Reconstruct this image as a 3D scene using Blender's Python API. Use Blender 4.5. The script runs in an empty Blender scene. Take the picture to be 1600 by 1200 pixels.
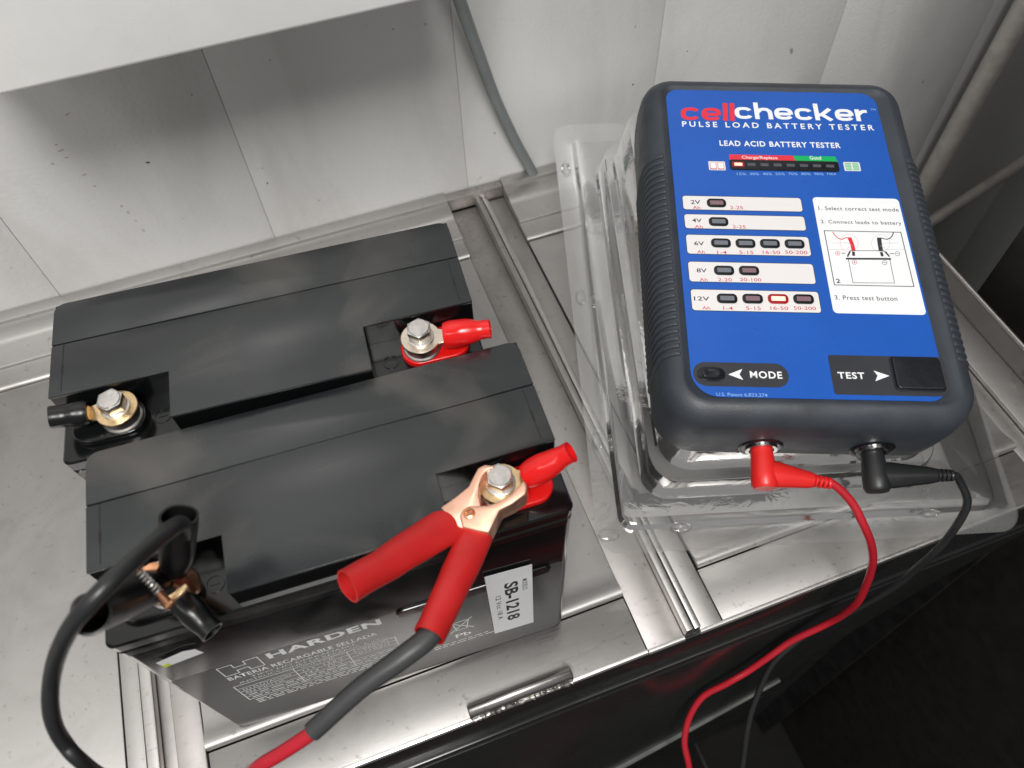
import bpy, bmesh, math, random
from mathutils import Vector, Matrix
random.seed(7)
S = 0.001                                   # all sizes below are millimetres
scn = bpy.context.scene
COL = scn.collection
PI = math.pi

# ------------------------------------------------------------------ camera
CR = Matrix(((0.93973056, -0.29758582, 0.16837206),
             (-0.34075377, -0.77454677, 0.53288289),
             (-0.02816636, -0.55813975, -0.82926876)))   # columns: image right, image down, forward
CF, CH = 1234.2, 440.25                     # focal length in photo pixels, camera height over the bench
cam = bpy.data.cameras.new('camera')
cam.sensor_width = 36.0
cam.lens = CF / 1600 * 36.0
cam.clip_start = 0.01
cam.clip_end = 50
cam.dof.use_dof = True
cam.dof.focus_distance = 0.40
cam.dof.aperture_fstop = 12
camo = bpy.data.objects.new('camera', cam)
COL.objects.link(camo)
M = Matrix(((CR[0][0], -CR[0][1], -CR[0][2], 0),
            (CR[1][0], -CR[1][1], -CR[1][2], 0),
            (CR[2][0], -CR[2][1], -CR[2][2], CH * S), (0, 0, 0, 1)))
camo.matrix_world = M
scn.camera = camo

# ------------------------------------------------------------------ light
world = bpy.data.worlds.new('World')
scn.world = world
world.use_nodes = True
bgn = world.node_tree.nodes['Background']
bgn.inputs[0].default_value = (1.0, 0.99, 0.975, 1)
bgn.inputs[1].default_value = 0.22


def area(name, loc, target, sx, sy, power, color=(1, .97, .93)):
    l = bpy.data.lights.new(name, 'AREA')
    l.shape = 'RECTANGLE'
    l.size, l.size_y, l.energy, l.color = sx, sy, power, color
    o = bpy.data.objects.new(name, l)
    o.location = loc
    d = Vector(target) - Vector(loc)
    o.rotation_euler = d.to_track_quat('-Z', 'Y').to_euler()
    COL.objects.link(o)
    return o


area('ceiling_light', (-.36, -1.05, 2.35), (0, .3, 0), 0.85, 0.85, 67, (1, .985, .955))
area('left_fill_light', (-1.7, -.6, 2.2), (0, .3, 0), 1.2, 0.3, 7, (1, .985, .955))  # fill lamp added on the left to brighten the steel plate there
scn.view_settings.view_transform = 'Standard'
scn.view_settings.look = 'None'
scn.view_settings.exposure = 0.0
scn.view_settings.gamma = 1.0
scn.render.engine = 'CYCLES'
scn.cycles.transparent_max_bounces = 14
scn.cycles.max_bounces = 7

# ------------------------------------------------------------------ measuring helpers
CAMP = Vector((0, 0, CH))


def ray(p):
    return CR @ Vector((p[0] - 800, p[1] - 600, CF))


def onz(p, h):
    r = ray(p)
    return CAMP + r * ((h - CH) / r.z)


def ony(p, y):
    r = ray(p)
    return CAMP + r * (y / r.y)


def onplane(p, o, n):
    r = ray(p)
    return CAMP + r * ((o - CAMP).dot(n) / r.dot(n))


def depth(P):
    return (CR.transposed() @ (Vector(P) - CAMP)).z


def mm(px, P):                              # length in mm of px photo pixels at point P
    return px * depth(P) / CF


# ------------------------------------------------------------------ materials
def lin(r, g, b):
    f = lambda c: ((c / 255) / 12.92 if c / 255 <= .04045 else (((c / 255) + .055) / 1.055) ** 2.4)
    return (f(r), f(g), f(b), 1)


def mat(name, color, rough=.5, metal=0, spec=.5, emit=None, estr=0):
    m = bpy.data.materials.new(name)
    m.use_nodes = True
    b = m.node_tree.nodes['Principled BSDF']
    b.inputs['Base Color'].default_value = color
    b.inputs['Roughness'].default_value = rough
    b.inputs['Metallic'].default_value = metal
    b.inputs['Specular IOR Level'].default_value = spec
    if emit:
        b.inputs['Emission Color'].default_value = emit
        b.inputs['Emission Strength'].default_value = estr
    return m


def nodes(m):
    nt = m.node_tree
    return nt, nt.nodes, nt.links, nt.nodes['Principled BSDF']


def noise(nt, scale, detail=4, rough=.55, stretch=None, coord='Object', dist=0):
    tc = nt.nodes.new('ShaderNodeTexCoord')
    n = nt.nodes.new('ShaderNodeTexNoise')
    n.inputs['Scale'].default_value = scale
    n.inputs['Detail'].default_value = detail
    n.inputs['Roughness'].default_value = rough
    n.inputs['Distortion'].default_value = dist
    if stretch:
        mp = nt.nodes.new('ShaderNodeMapping')
        mp.inputs['Scale'].default_value = stretch
        nt.links.new(tc.outputs[coord], mp.inputs[0])
        nt.links.new(mp.outputs[0], n.inputs['Vector'])
    else:
        nt.links.new(tc.outputs[coord], n.inputs['Vector'])
    return n


def ramp(nt, src, stops):
    r = nt.nodes.new('ShaderNodeValToRGB')
    nt.links.new(src, r.inputs[0])
    el = r.color_ramp.elements
    while len(el) < len(stops):
        el.new(0.5)
    for e, (p, c) in zip(el, stops):
        e.position = p
        e.color = c if len(c) == 4 else (*c, 1)
    return r


def g(v):
    return (v, v, v, 1)


def bump(m, src, strength, dist=.0005):
    nt, N, L, b = nodes(m)
    bp = N.new('ShaderNodeBump')
    bp.inputs['Strength'].default_value = strength
    bp.inputs['Distance'].default_value = dist
    L.new(src, bp.inputs['Height'])
    L.new(bp.outputs[0], b.inputs['Normal'])
    return bp


def plain(name, color, rough, metal=0, spec=.5, var=.12, nscale=60, rvar=.12, bumpk=0, bscale=900):
    """paint, plastic or metal with faint uneven tone, gloss and grain"""
    m = mat(name, color, rough, metal, spec)
    nt, N, L, b = nodes(m)
    n = noise(nt, nscale, 5)
    c0 = tuple(c * (1 - var) for c in color[:3])
    c1 = tuple(min(1, c * (1 + var)) for c in color[:3])
    r = ramp(nt, n.outputs[0], [(.3, c0), (.7, c1)])
    L.new(r.outputs[0], b.inputs['Base Color'])
    n2 = noise(nt, nscale * .6, 5, .6, dist=.6)
    r2 = ramp(nt, n2.outputs[0], [(.35, g(max(.02, rough - rvar))), (.68, g(min(1, rough + rvar)))])
    L.new(r2.outputs[0], b.inputs['Roughness'])
    if bumpk:
        bump(m, noise(nt, bscale, 3).outputs[0], bumpk)
    return m


MT = {}
# white painted wall: orange peel, faint stains, a few scuffs
m = MT['wall'] = mat('white_wall_paint', lin(226, 224, 220), .42)
nt, N, L, b = nodes(m)
n1 = noise(nt, 12, 5, .6, (1, 1, .3), dist=.4)
r1 = ramp(nt, n1.outputs[0], [(.28, lin(196, 195, 193)), (.5, lin(214, 214, 213)), (.8, lin(221, 221, 220))])
n2 = noise(nt, 95, 3, .5)
r2 = ramp(nt, n2.outputs[0], [(.0, g(0)), (.245, g(0)), (.27, g(1))])
n2b = noise(nt, 14, 3, .5)
r2b = ramp(nt, n2b.outputs[0], [(.52, g(1)), (.62, g(0))])
mxm = N.new('ShaderNodeMath'); mxm.operation = 'MAXIMUM'
L.new(r2.outputs[0], mxm.inputs[0]); L.new(r2b.outputs[0], mxm.inputs[1])
mx = N.new('ShaderNodeMix'); mx.data_type = 'RGBA'
mx.inputs['A'].default_value = lin(120, 112, 104)
L.new(mxm.outputs[0], mx.inputs['Factor']); L.new(r1.outputs[0], mx.inputs['B'])
L.new(mx.outputs['Result'], b.inputs['Base Color'])
bump(m, noise(nt, 320, 2, .5).outputs[0], .35, .0006)
MT['seam'] = plain('seam_filler', lin(190, 188, 184), .7)
MT['box'] = plain('white_enamel', lin(246, 246, 244), .32, var=.02, rvar=.06, bumpk=.08, bscale=300)
MT['hose'] = plain('grey_hose', lin(122, 128, 128), .45, var=.06)
MT['pipe'] = plain('painted_pipe', lin(196, 191, 184), .5, var=.14, nscale=90)
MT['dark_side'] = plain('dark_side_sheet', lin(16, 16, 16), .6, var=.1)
MT['dark'] = plain('dark_appliance', lin(46, 44, 42), .4, var=.2)
MT['floor'] = plain('dark_floor_tile', lin(13, 12, 11), .8, 0, .2, var=.2, nscale=3)
MT['grout'] = plain('grout', lin(30, 28, 26), .8)


def steel(name, base, rough, stain=.5, stretch=(1, 14, 14)):
    m = mat(name, base, rough, 1.0)
    nt, N, L, b = nodes(m)
    br = noise(nt, 160, 3, .7, stretch)             # brushed grain
    bl = noise(nt, 14, 5, .62, None, dist=.8)       # water marks and smears
    sp = noise(nt, 230, 2, .6)                      # pitting
    c = ramp(nt, bl.outputs[0], [(.28, tuple(x * (1 - stain) for x in base[:3])), (.5, base[:3]),
                                 (.72, tuple(min(1, x * 1.07) for x in base[:3]))])
    c2 = ramp(nt, sp.outputs[0], [(.24, (.72, .70, .68)), (.36, (1, 1, 1))])
    mu = N.new('ShaderNodeMix'); mu.data_type = 'RGBA'; mu.blend_type = 'MULTIPLY'
    mu.inputs['Factor'].default_value = 1
    L.new(c.outputs[0], mu.inputs['A']); L.new(c2.outputs[0], mu.inputs['B'])
    L.new(mu.outputs['Result'], b.inputs['Base Color'])
    ad = N.new('ShaderNodeMath'); ad.operation = 'ADD'
    rr = ramp(nt, bl.outputs[0], [(.3, g(rough + .08)), (.6, g(rough)), (.8, g(rough + .04))])
    r3 = ramp(nt, br.outputs[0], [(.3, g(0)), (.7, g(.10))])
    L.new(rr.outputs[0], ad.inputs[0]); L.new(r3.outputs[0], ad.inputs[1])
    L.new(ad.outputs[0], b.inputs['Roughness'])
    bump(m, br.outputs[0], .10, .0003)
    # fine crossing scratches that catch the light
    last = ad.outputs[0]
    for ang, st in ((.5, 70), (-.9, 90), (1.4, 60)):
        tc = N.new('ShaderNodeTexCoord')
        mp = N.new('ShaderNodeMapping')
        mp.inputs['Rotation'].default_value = (0, 0, ang)
        mp.inputs['Scale'].default_value = (1, st, 1)
        L.new(tc.outputs['Object'], mp.inputs[0])
        wn = N.new('ShaderNodeTexNoise')
        wn.inputs['Scale'].default_value = 16
        wn.inputs['Detail'].default_value = 1
        L.new(mp.outputs[0], wn.inputs['Vector'])
        rc = ramp(nt, wn.outputs[0], [(.70, g(0)), (.73, g(-.0))])
        rc.color_ramp.elements[1].color = g(.09)
        sb_ = N.new('ShaderNodeMath'); sb_.operation = 'SUBTRACT'
        L.new(last, sb_.inputs[0]); L.new(rc.outputs[0], sb_.inputs[1])
        last = sb_.outputs[0]
    L.new(last, b.inputs['Roughness'])
    return m


MT['steel'] = steel('brushed_steel', (.46, .445, .432, 1), .42, .16)
MT['steel_side'] = steel('brushed_steel_across', (.46, .445, .432, 1), .42, .2, (14, 1, 14))
MT['steel_lid'] = steel('worn_steel_lid', (.51, .497, .486, 1), .42, .16)
MT['steel_dirty'] = steel('stained_steel', (.47, .445, .43, 1), .40, .25, (14, 1, 14))
# corroded, speckled patch towards the wall
m = MT['steel_dirty']
nt, N, L, b = nodes(m)
geo = N.new('ShaderNodeNewGeometry')
sep = N.new('ShaderNodeSeparateXYZ')
L.new(geo.outputs['Position'], sep.inputs[0])
ra = ramp(nt, sep.outputs[1], [(.33, g(0)), (.46, g(.3))])
sp = noise(nt, 420, 3, .7)
rs = ramp(nt, sp.outputs[0], [(.38, (.20, .175, .16)), (.50, (.42, .39, .36)), (.64, (.68, .66, .63))])
big = noise(nt, 40, 3, .6)
rbg = ramp(nt, big.outputs[0], [(.38, g(0)), (.6, g(1))])
mu = N.new('ShaderNodeMath'); mu.operation = 'MULTIPLY'
L.new(ra.outputs[0], mu.inputs[0]); L.new(rbg.outputs[0], mu.inputs[1])
mxx = N.new('ShaderNodeMix'); mxx.data_type = 'RGBA'
L.new(mu.outputs[0], mxx.inputs['Factor'])
L.new(b.inputs['Base Color'].links[0].from_socket, mxx.inputs['A'])
L.new(rs.outputs[0], mxx.inputs['B'])
L.new(mxx.outputs['Result'], b.inputs['Base Color'])
MT['steel_bright'] = steel('polished_steel_edge', (.64, .62, .60, 1), .28, .14)
MT['weld'] = plain('weld_metal', (.42, .40, .38, 1), .42, 1, var=.25, nscale=200, bumpk=.35, bscale=400)
MT['fascia'] = plain('black_glossy_sheet', lin(36, 37, 37), .24, var=.12, rvar=.08, nscale=30)
MT['groove'] = plain('grimy_gap', lin(28, 26, 24), .8)
MT['trim'] = plain('grey_trim', lin(96, 97, 94), .45, var=.2)

# battery plastics
m = MT['bat_top'] = mat('satin_black_plastic', lin(38, 40, 41), .42, 0, .75)
nt, N, L, b = nodes(m)
n1 = noise(nt, 15, 3, .5, (1, 1.5, 1), dist=.5)
geo = N.new('ShaderNodeNewGeometry')
mpn = [x for x in N if x.type == 'MAPPING'][0]
mpn.inputs['Location'].default_value = (.31, .12, 0)
L.new(geo.outputs['Position'], mpn.inputs[0])
r1 = ramp(nt, n1.outputs[0], [(.36, lin(30, 32, 35)), (.52, lin(36, 39, 41)), (.70, lin(70, 68, 65))])
L.new(r1.outputs[0], b.inputs['Base Color'])
r2 = ramp(nt, n1.outputs[0], [(.34, g(.16)), (.56, g(.27)), (.74, g(.46))])
L.new(r2.outputs[0], b.inputs['Roughness'])
bump(m, noise(nt, 1100, 2).outputs[0], .12, .0002)
MT['bat_gloss'] = plain('gloss_black_plastic', lin(14, 15, 16), .14, var=.2, rvar=.06, nscale=40)
MT['bat_label'] = plain('charcoal_label_film', lin(58, 58, 57), .24, 0, .24, var=.08, rvar=.05, nscale=20)
MT['silver_ink'] = plain('silver_ink', lin(228, 229, 228), .5)
MT['paper'] = plain('white_paper', lin(222, 223, 224), .5, var=.03)
MT['ink'] = plain('black_ink', lin(40, 40, 42), .6)
MT['bolt'] = plain('zinc_bolt', (.70, .67, .64, 1), .34, 1, var=.15, nscale=200, bumpk=.3, bscale=500)
MT['brass'] = plain('yellow_zinc_ring', (.80, .58, .33, 1), .32, 1, var=.2, nscale=150)
MT['tin'] = plain('tinned_ring', (.80, .70, .58, 1), .30, 1, var=.12, nscale=150)
MT['lead'] = plain('lead_post', (.40, .38, .37, 1), .42, 1, var=.3, nscale=200)
MT['red_vinyl'] = plain('red_vinyl', lin(214, 26, 26), .24, var=.06, rvar=.08)
MT['red_well'] = plain('red_terminal_plastic', lin(206, 18, 16), .30, var=.06)
MT['red_sleeve'] = plain('red_rubber_sleeve', lin(182, 30, 30), .46, var=.08, rvar=.08, bumpk=.06)
MT['red_cable'] = plain('red_cable_jacket', lin(176, 30, 44), .38, var=.06)
MT['red_plug'] = plain('red_plug_plastic', lin(218, 38, 36), .38, var=.05)
MT['copper'] = plain('copper_plate', (.82, .49, .36, 1), .50, 1, var=.06, nscale=120)
MT['copper_dk'] = plain('copper_rivet', (.62, .30, .17, 1), .30, 1, var=.2, nscale=200)
MT['black_rubber'] = plain('black_rubber', lin(34, 35, 36), .40, var=.1, bumpk=.06)
MT['black_vinyl'] = plain('black_vinyl', lin(17, 17, 18), .34, var=.1, rvar=.08)
MT['shrink'] = plain('grey_black_shrink', lin(58, 59, 60), .42, var=.08)
# tester
m = MT['shell'] = plain('slate_rubber_boot', lin(53, 58, 65), .50, var=.22, rvar=.12, nscale=45, bumpk=.22, bscale=1100)
MT['blue'] = plain('blue_print', lin(34, 88, 178), .30, var=.06, nscale=20, rvar=.04)
MT['t_white'] = mat('white_print', lin(236, 238, 240), .4)
MT['t_card'] = mat('pale_grey_print', lin(226, 222, 222), .4)
MT['t_red'] = mat('red_print', lin(222, 50, 66), .4)
MT['t_rose'] = mat('rose_print', lin(200, 70, 82), .4)
MT['t_green'] = mat('green_print', lin(12, 172, 92), .4)
MT['t_ltgreen'] = mat('light_green_print', lin(136, 196, 160), .4)
MT['t_ltblue'] = mat('light_blue_print', lin(140, 178, 232), .4)
MT['t_dark'] = mat('dark_print', lin(52, 52, 56), .45)
MT['t_plate'] = plain('dark_grey_print', lin(54, 55, 60), .4, var=.04)
MT['bezel'] = plain('black_bezel', lin(24, 26, 29), .25, var=.08)
MT['lens'] = plain('grey_led_lens', lin(112, 116, 124), .3, var=.05)
MT['lens_red'] = plain('dull_red_led_lens', lin(132, 104, 112), .3, var=.05)
MT['lens_bar'] = plain('dim_led_lens', lin(82, 84, 92), .3, var=.05)
MT['lens_on'] = mat('lit_led', (.9, .45, .3, 1), .3, emit=(1, .55, .46, 1), estr=1.0)
MT['bezel_on'] = mat('red_glow_bezel', lin(120, 14, 18), .3, emit=(.8, .02, .03, 1), estr=.22)
MT['button'] = plain('black_button', lin(30, 32, 36), .3, var=.06)
MT['socket'] = plain('nickel_socket', (.66, .66, .66, 1), .25, 1)

# clear thermoformed plastic: see-through sheet with Fresnel gloss
m = MT['clear'] = bpy.data.materials.new('clear_thermoformed_plastic')
m.use_nodes = True
nt = m.node_tree
N, L = nt.nodes, nt.links
N.clear()
out = N.new('ShaderNodeOutputMaterial')
tr = N.new('ShaderNodeBsdfTransparent'); tr.inputs[0].default_value = (.93, .93, .925, 1)
gl = N.new('ShaderNodeBsdfGlossy'); gl.inputs[0].default_value = (1, 1, 1, 1); gl.inputs['Roughness'].default_value = .07
df = N.new('ShaderNodeBsdfDiffuse'); df.inputs[0].default_value = (.8, .8, .79, 1)
fr = N.new('ShaderNodeFresnel'); fr.inputs[0].default_value = 1.55
nz = noise(nt, 55, 4, .6, dist=.8)
bp = N.new('ShaderNodeBump'); bp.inputs['Strength'].default_value = .28; bp.inputs['Distance'].default_value = .0012
L.new(nz.outputs[0], bp.inputs['Height'])
L.new(bp.outputs[0], gl.inputs['Normal'])
m1 = N.new('ShaderNodeMixShader'); m2 = N.new('ShaderNodeMixShader')
fm = N.new('ShaderNodeMath'); fm.operation = 'MULTIPLY_ADD'; fm.inputs[1].default_value = .85; fm.inputs[2].default_value = .02
L.new(fr.outputs[0], fm.inputs[0])
m2.inputs[0].default_value = .075
L.new(tr.outputs[0], m2.inputs[1]); L.new(df.outputs[0], m2.inputs[2])
L.new(fm.outputs[0], m1.inputs[0]); L.new(m2.outputs[0], m1.inputs[1]); L.new(gl.outputs[0], m1.inputs[2])
L.new(m1.outputs[0], out.inputs[0])


# ------------------------------------------------------------------ mesh helpers (mm in, metres out)
def obj(name, bm, m, parent=None, smooth=True, angle=35):
    bmesh.ops.remove_doubles(bm, verts=bm.verts, dist=1e-5)
    bmesh.ops.recalc_face_normals(bm, faces=bm.faces)
    bmesh.ops.scale(bm, vec=(S, S, S), verts=bm.verts)
    me = bpy.data.meshes.new(name)
    if smooth:
        ca = math.radians(angle)
        for f in bm.faces:
            f.smooth = True
        for e in bm.edges:
            e.smooth = len(e.link_faces) == 2 and e.calc_face_angle(0) < ca
    bm.to_mesh(me)
    bm.free()
    me.materials.append(MT[m] if isinstance(m, str) else m)
    o = bpy.data.objects.new(name, me)
    COL.objects.link(o)
    if parent:
        o.parent = parent
    return o


def share(name, me, parent, loc=(0, 0, 0), rot=(0, 0, 0)):
    o = bpy.data.objects.new(name, me)
    COL.objects.link(o)
    o.parent = parent
    o.location = Vector(loc) * S
    o.rotation_euler = rot
    return o


def thing(name, label, cat, loc=(0, 0, 0), mtx=None, group=None):
    o = bpy.data.objects.new(name, None)
    o.empty_display_size = .01
    COL.objects.link(o)
    if mtx is not None:
        o.matrix_world = mtx
    else:
        o.location = Vector(loc) * S
    return tag(o, label, cat, group)


def tag(o, label, cat, group=None):
    o['label'] = label
    o['category'] = cat
    if group:
        o['group'] = group
    return o


def structure(o):
    o['kind'] = 'structure'
    return o


def bevel(bm, r, seg=2, edges=None, ang=30):
    if edges is None:
        edges = [e for e in bm.edges if len(e.link_faces) == 2 and e.calc_face_angle(0) > math.radians(ang)]
    bmesh.ops.bevel(bm, geom=edges, offset=r, segments=seg, profile=.5, affect='EDGES', clamp_overlap=True)
    return bm


def box(x0, x1, y0, y1, z0, z1, r=0, seg=2, bm=None):
    b = bmesh.new()
    bmesh.ops.create_cube(b, size=1)
    bmesh.ops.scale(b, vec=(x1 - x0, y1 - y0, z1 - z0), verts=b.verts)
    bmesh.ops.translate(b, vec=((x0 + x1) / 2, (y0 + y1) / 2, (z0 + z1) / 2), verts=b.verts)
    if r:
        bevel(b, r, seg)
    return join(bm, b)


def join(bm, b):
    if bm is None:
        return b
    me = bpy.data.meshes.new('tmp')
    b.to_mesh(me)
    b.free()
    bm.from_mesh(me)
    bpy.data.meshes.remove(me)
    return bm


def rrect(x0, x1, y0, y1, r, seg=6):
    """rounded rectangle, counter-clockwise; r may be one radius or four (BL, BR, TR, TL)"""
    rs = (r,) * 4 if not isinstance(r, (tuple, list)) else r
    pts = []
    for (cx, cy, a0), q in zip(((x0, y0, PI), (x1, y0, 1.5 * PI), (x1, y1, 0), (x0, y1, .5 * PI)), rs):
        sx = 1 if cx == x0 else -1
        sy = 1 if cy == y0 else -1
        for k in range(seg + 1):
            a = a0 + k * PI / 2 / seg
            pts.append((cx + sx * q + q * math.cos(a), cy + sy * q + q * math.sin(a)))
    return pts


def prism(poly, z0, z1, r=0, seg=2, bm=None, tf=None):
    b = bmesh.new()
    lo = [b.verts.new((x, y, z0)) for x, y in poly]
    hi = [b.verts.new((x, y, z1)) for x, y in poly]
    n = len(poly)
    b.faces.new(hi)
    b.faces.new(lo[::-1])
    for i in range(n):
        b.faces.new((lo[i], lo[(i + 1) % n], hi[(i + 1) % n], hi[i]))
    bmesh.ops.recalc_face_normals(b, faces=b.faces)
    if r:
        ed = [e for e in b.edges if len(e.link_faces) == 2 and e.calc_face_angle(0) > .6]
        bevel(b, r, seg, ed)
    if tf:
        b.transform(tf)
    return join(bm, b)


def loft(loops, close0=True, close1=True, bm=None):
    b = bmesh.new()
    vs = [[b.verts.new(p) for p in lp] for lp in loops]
    n = len(loops[0])
    for a, c in zip(vs, vs[1:]):
        for i in range(n):
            b.faces.new((a[i], a[(i + 1) % n], c[(i + 1) % n], c[i]))
    if close0:
        b.faces.new(vs[0][::-1])
    if close1:
        b.faces.new(vs[-1])
    return join(bm, b)


def lathe(prof, seg=24, bm=None, tf=None, c0=True, c1=True):
    loops = [[(r * math.cos(2 * PI * k / seg), r * math.sin(2 * PI * k / seg), z) for k in range(seg)] for r, z in prof]
    b = loft(loops, c0, c1)
    if tf:
        b.transform(tf)
    return join(bm, b)


def frame_to(p, d, up=Vector((0, 0, 1))):
    d = Vector(d).normalized()
    x = up.cross(d)
    if x.length < 1e-4:
        x = Vector((1, 0, 0))
    x.normalize()
    y = d.cross(x)
    m = Matrix((x, y, d)).transposed().to_4x4()
    m.translation = Vector(p)
    return m


def catmull(pts, n=8):
    pts = [Vector(p) for p in pts]
    P = [pts[0] * 2 - pts[1]] + pts + [pts[-1] * 2 - pts[-2]]
    out = []
    for i in range(1, len(P) - 2):
        a, b_, c, d = P[i - 1:i + 3]
        for k in range(n):
            t = k / n
            out.append(.5 * ((2 * b_) + (c - a) * t + (2 * a - 5 * b_ + 4 * c - d) * t * t + (3 * b_ - a - 3 * c + d) * t ** 3))
    out.append(pts[-1])
    return out


def sweep(path, rad, seg=14, bm=None, caps=True, flat=None, up=None):
    """tube along path; rad is a number or a list spread along the path; flat squashes the second axis"""
    path = [Vector(p) for p in path]
    n = len(path)

    def val(lst, i):
        if not isinstance(lst, (list, tuple)):
            return lst
        t = i / (n - 1) * (len(lst) - 1)
        k = min(int(t), len(lst) - 2)
        return lst[k] + (lst[k + 1] - lst[k]) * (t - k)
    tans = [(path[min(i + 1, n - 1)] - path[max(i - 1, 0)]).normalized() for i in range(n)]
    x = (up or Vector((0, 0, 1))).cross(tans[0])
    if x.length < 1e-3:
        x = Vector((1, 0, 0)).cross(tans[0])
    x.normalize()
    loops = []
    for i in range(n):
        x = (x - tans[i] * x.dot(tans[i])).normalized()
        y = tans[i].cross(x)
        r, q = val(rad, i), (val(flat, i) if flat else 1)
        loops.append([path[i] + x * (r * math.cos(2 * PI * k / seg)) + y * (r * q * math.sin(2 * PI * k / seg)) for k in range(seg)])
    return loft(loops, caps, caps, bm)


from mathutils import noise as mnoise


def lumpy(b, amp, size, seed=0.0):
    for v in b.verts:
        v.co += mnoise.noise_vector(v.co / size + Vector((seed, seed * .7, 3.1))) * amp
    return b


def kinky(path, amp, size, seed=0.0):
    return [p + mnoise.noise_vector(p / size + Vector((seed, 1.7, seed))) * amp for p in path]


def ribbon(pts, w, z0, z1, closed=False):
    """flat printed stroke through 2-D points"""
    b = bmesh.new()
    n = len(pts)
    L_, R_ = [], []
    for i in range(n):
        a = Vector(pts[(i - 1) % n if closed else max(i - 1, 0)])
        c = Vector(pts[(i + 1) % n if closed else min(i + 1, n - 1)])
        p = Vector(pts[i])
        t1 = (p - a).normalized() if (p - a).length > 1e-6 else None
        t2 = (c - p).normalized() if (c - p).length > 1e-6 else None
        t = ((t1 or t2) + (t2 or t1)).normalized()
        nn = Vector((-t.y, t.x))
        k = 1.0
        if t1 and t2:
            k = 1 / max(.5, nn.dot(Vector((-t1.y, t1.x))))
        L_.append(p + nn * w / 2 * k)
        R_.append(p - nn * w / 2 * k)
    rng = range(n) if closed else range(n - 1)
    vt = [(b.verts.new((*l, z1)), b.verts.new((*r, z1)), b.verts.new((*l, z0)), b.verts.new((*r, z0))) for l, r in zip(L_, R_)]
    for i in rng:
        A, B = vt[i], vt[(i + 1) % n]
        b.faces.new((A[0], B[0], B[1], A[1]))
        b.faces.new((A[2], A[3], B[3], B[2]))
        b.faces.new((A[0], A[2], B[2], B[0]))
        b.faces.new((A[1], B[1], B[3], A[3]))
    if not closed:
        for A in (vt[0], vt[-1]):
            b.faces.new((A[0], A[1], A[3], A[2]))
    return b


def text_bm(s, x0, x1, y0, y1, z, th=.05, bold=0, space=1.0, shear=0):
    """lettering fitted to a box x0..x1, y0..y1 as a thin raised print"""
    cu = bpy.data.curves.new('t', 'FONT')
    cu.body = s
    cu.size = 10
    cu.offset = bold
    cu.space_character = space
    cu.shear = shear
    cu.resolution_u = 3
    cu.fill_mode = 'FRONT'
    o = bpy.data.objects.new('t', cu)
    COL.objects.link(o)
    dg = bpy.context.evaluated_depsgraph_get()
    me = bpy.data.meshes.new_from_object(o.evaluated_get(dg))
    b = bmesh.new()
    b.from_mesh(me)
    bpy.data.objects.remove(o)
    bpy.data.curves.remove(cu)
    bpy.data.meshes.remove(me)
    xs = [v.co.x for v in b.verts]
    ys = [v.co.y for v in b.verts]
    ax, bx, ay, by = min(xs), max(xs), min(ys), max(ys)
    for v in b.verts:
        v.co = Vector((x0 + (v.co.x - ax) / (bx - ax) * (x1 - x0), y0 + (v.co.y - ay) / (by - ay) * (y1 - y0), z))
    return b

MT['rail_grey'] = plain('reflection_grey_rail', lin(92, 90, 87), .42, 0, .4, var=.12)  # flat grey painted in for the dark reflection on the steel end rail
MT['scuff0'] = plain('dark_scuff', lin(84, 80, 76), .7)
MT['scuff1'] = plain('grey_scuff', lin(186, 183, 179), .7)

# ================================================================== setting
YW = 466.0
wall = structure(obj('wall', box(-2200, 1500, YW + .75, YW + 60, -900, 2500), 'seam'))
seams = [-192 - 156 * k for k in range(12, 0, -1)] + [-192, -35, 119, 274, 434] + [434 + 157 * k for k in range(1, 7)]
for a, c in zip(seams, seams[1:]):
    obj('wall_panel', box(a + .2, c - .2, YW, YW + .7, -890, 2490, .25), 'wall', wall)
random.seed(5)
for px, py, w_, h_, tone in ((231, 254, 2.6, 1.5, 0), (418, 286, 1.6, 1.2, 0), (106, 178, 4, 1.2, 1), (95, 235, 4, 1.6, 1), (88, 226, 2, 1.2, 1), (104, 246, 2.4, 1.2, 1), (82, 256, 2, 2, 1), (190, 322, 1.4, 2.4, 1), (212, 345, 1.2, 2, 1), (132, 273, 3.5, 1.6, 1), (148, 291, 2.2, 1.4, 1),
                             (200, 332, 2, 3, 1), (224, 360, 2, 4, 1), (300, 148, 1, 1, 0), (422, 94, 1.6, 1.6, 1), (17, 419, 1.2, 1.8, 1), (993, 42, 1, 1, 0), (1074, 80, 1.2, 1.2, 0), (989, 132, 1.6, 1.6, 0), (60, 72, 1, 1, 1)):
    c_ = ony((px, py), YW)
    pts_ = [(w_ / 2 * math.cos(t) * random.uniform(.6, 1.2), h_ / 2 * math.sin(t) * random.uniform(.6, 1.2)) for t in [2 * PI * k / 11 for k in range(11)]]
    obj('paint_scuff', prism(pts_, 0, .12, tf=Matrix.Translation((c_.x, YW + .02, c_.z)) @ Matrix.Rotation(random.uniform(-.5, .5), 4, 'Y') @ Matrix.Rotation(PI / 2, 4, 'X')), 'scuff0' if tone == 0 else 'scuff1', wall)
floor = structure(obj('floor', box(-1500, 1800, -1500, YW + 2, -880, -862), 'grout'))
for i in range(-3, 5):
    for j in range(-3, 2):
        obj('floor_tile', box(i * 300 + 2, i * 300 + 297, j * 300 + 2, j * 300 + 297, -862, -858, 1), 'floor', floor)

# white box on the wall above the batteries
wb = thing('wall_box', 'white enamelled box fixed to the wall above the batteries', 'wall box', (-31.5, YW - 48, 223))
obj('housing', box(-127, 127, -48, 47.5, 0, 330, 2.5, 3), 'box', wb)
obj('back_plate', box(-112, 112, 30, 47.8, -3, -.1, .5), 'box', wb)

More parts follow.
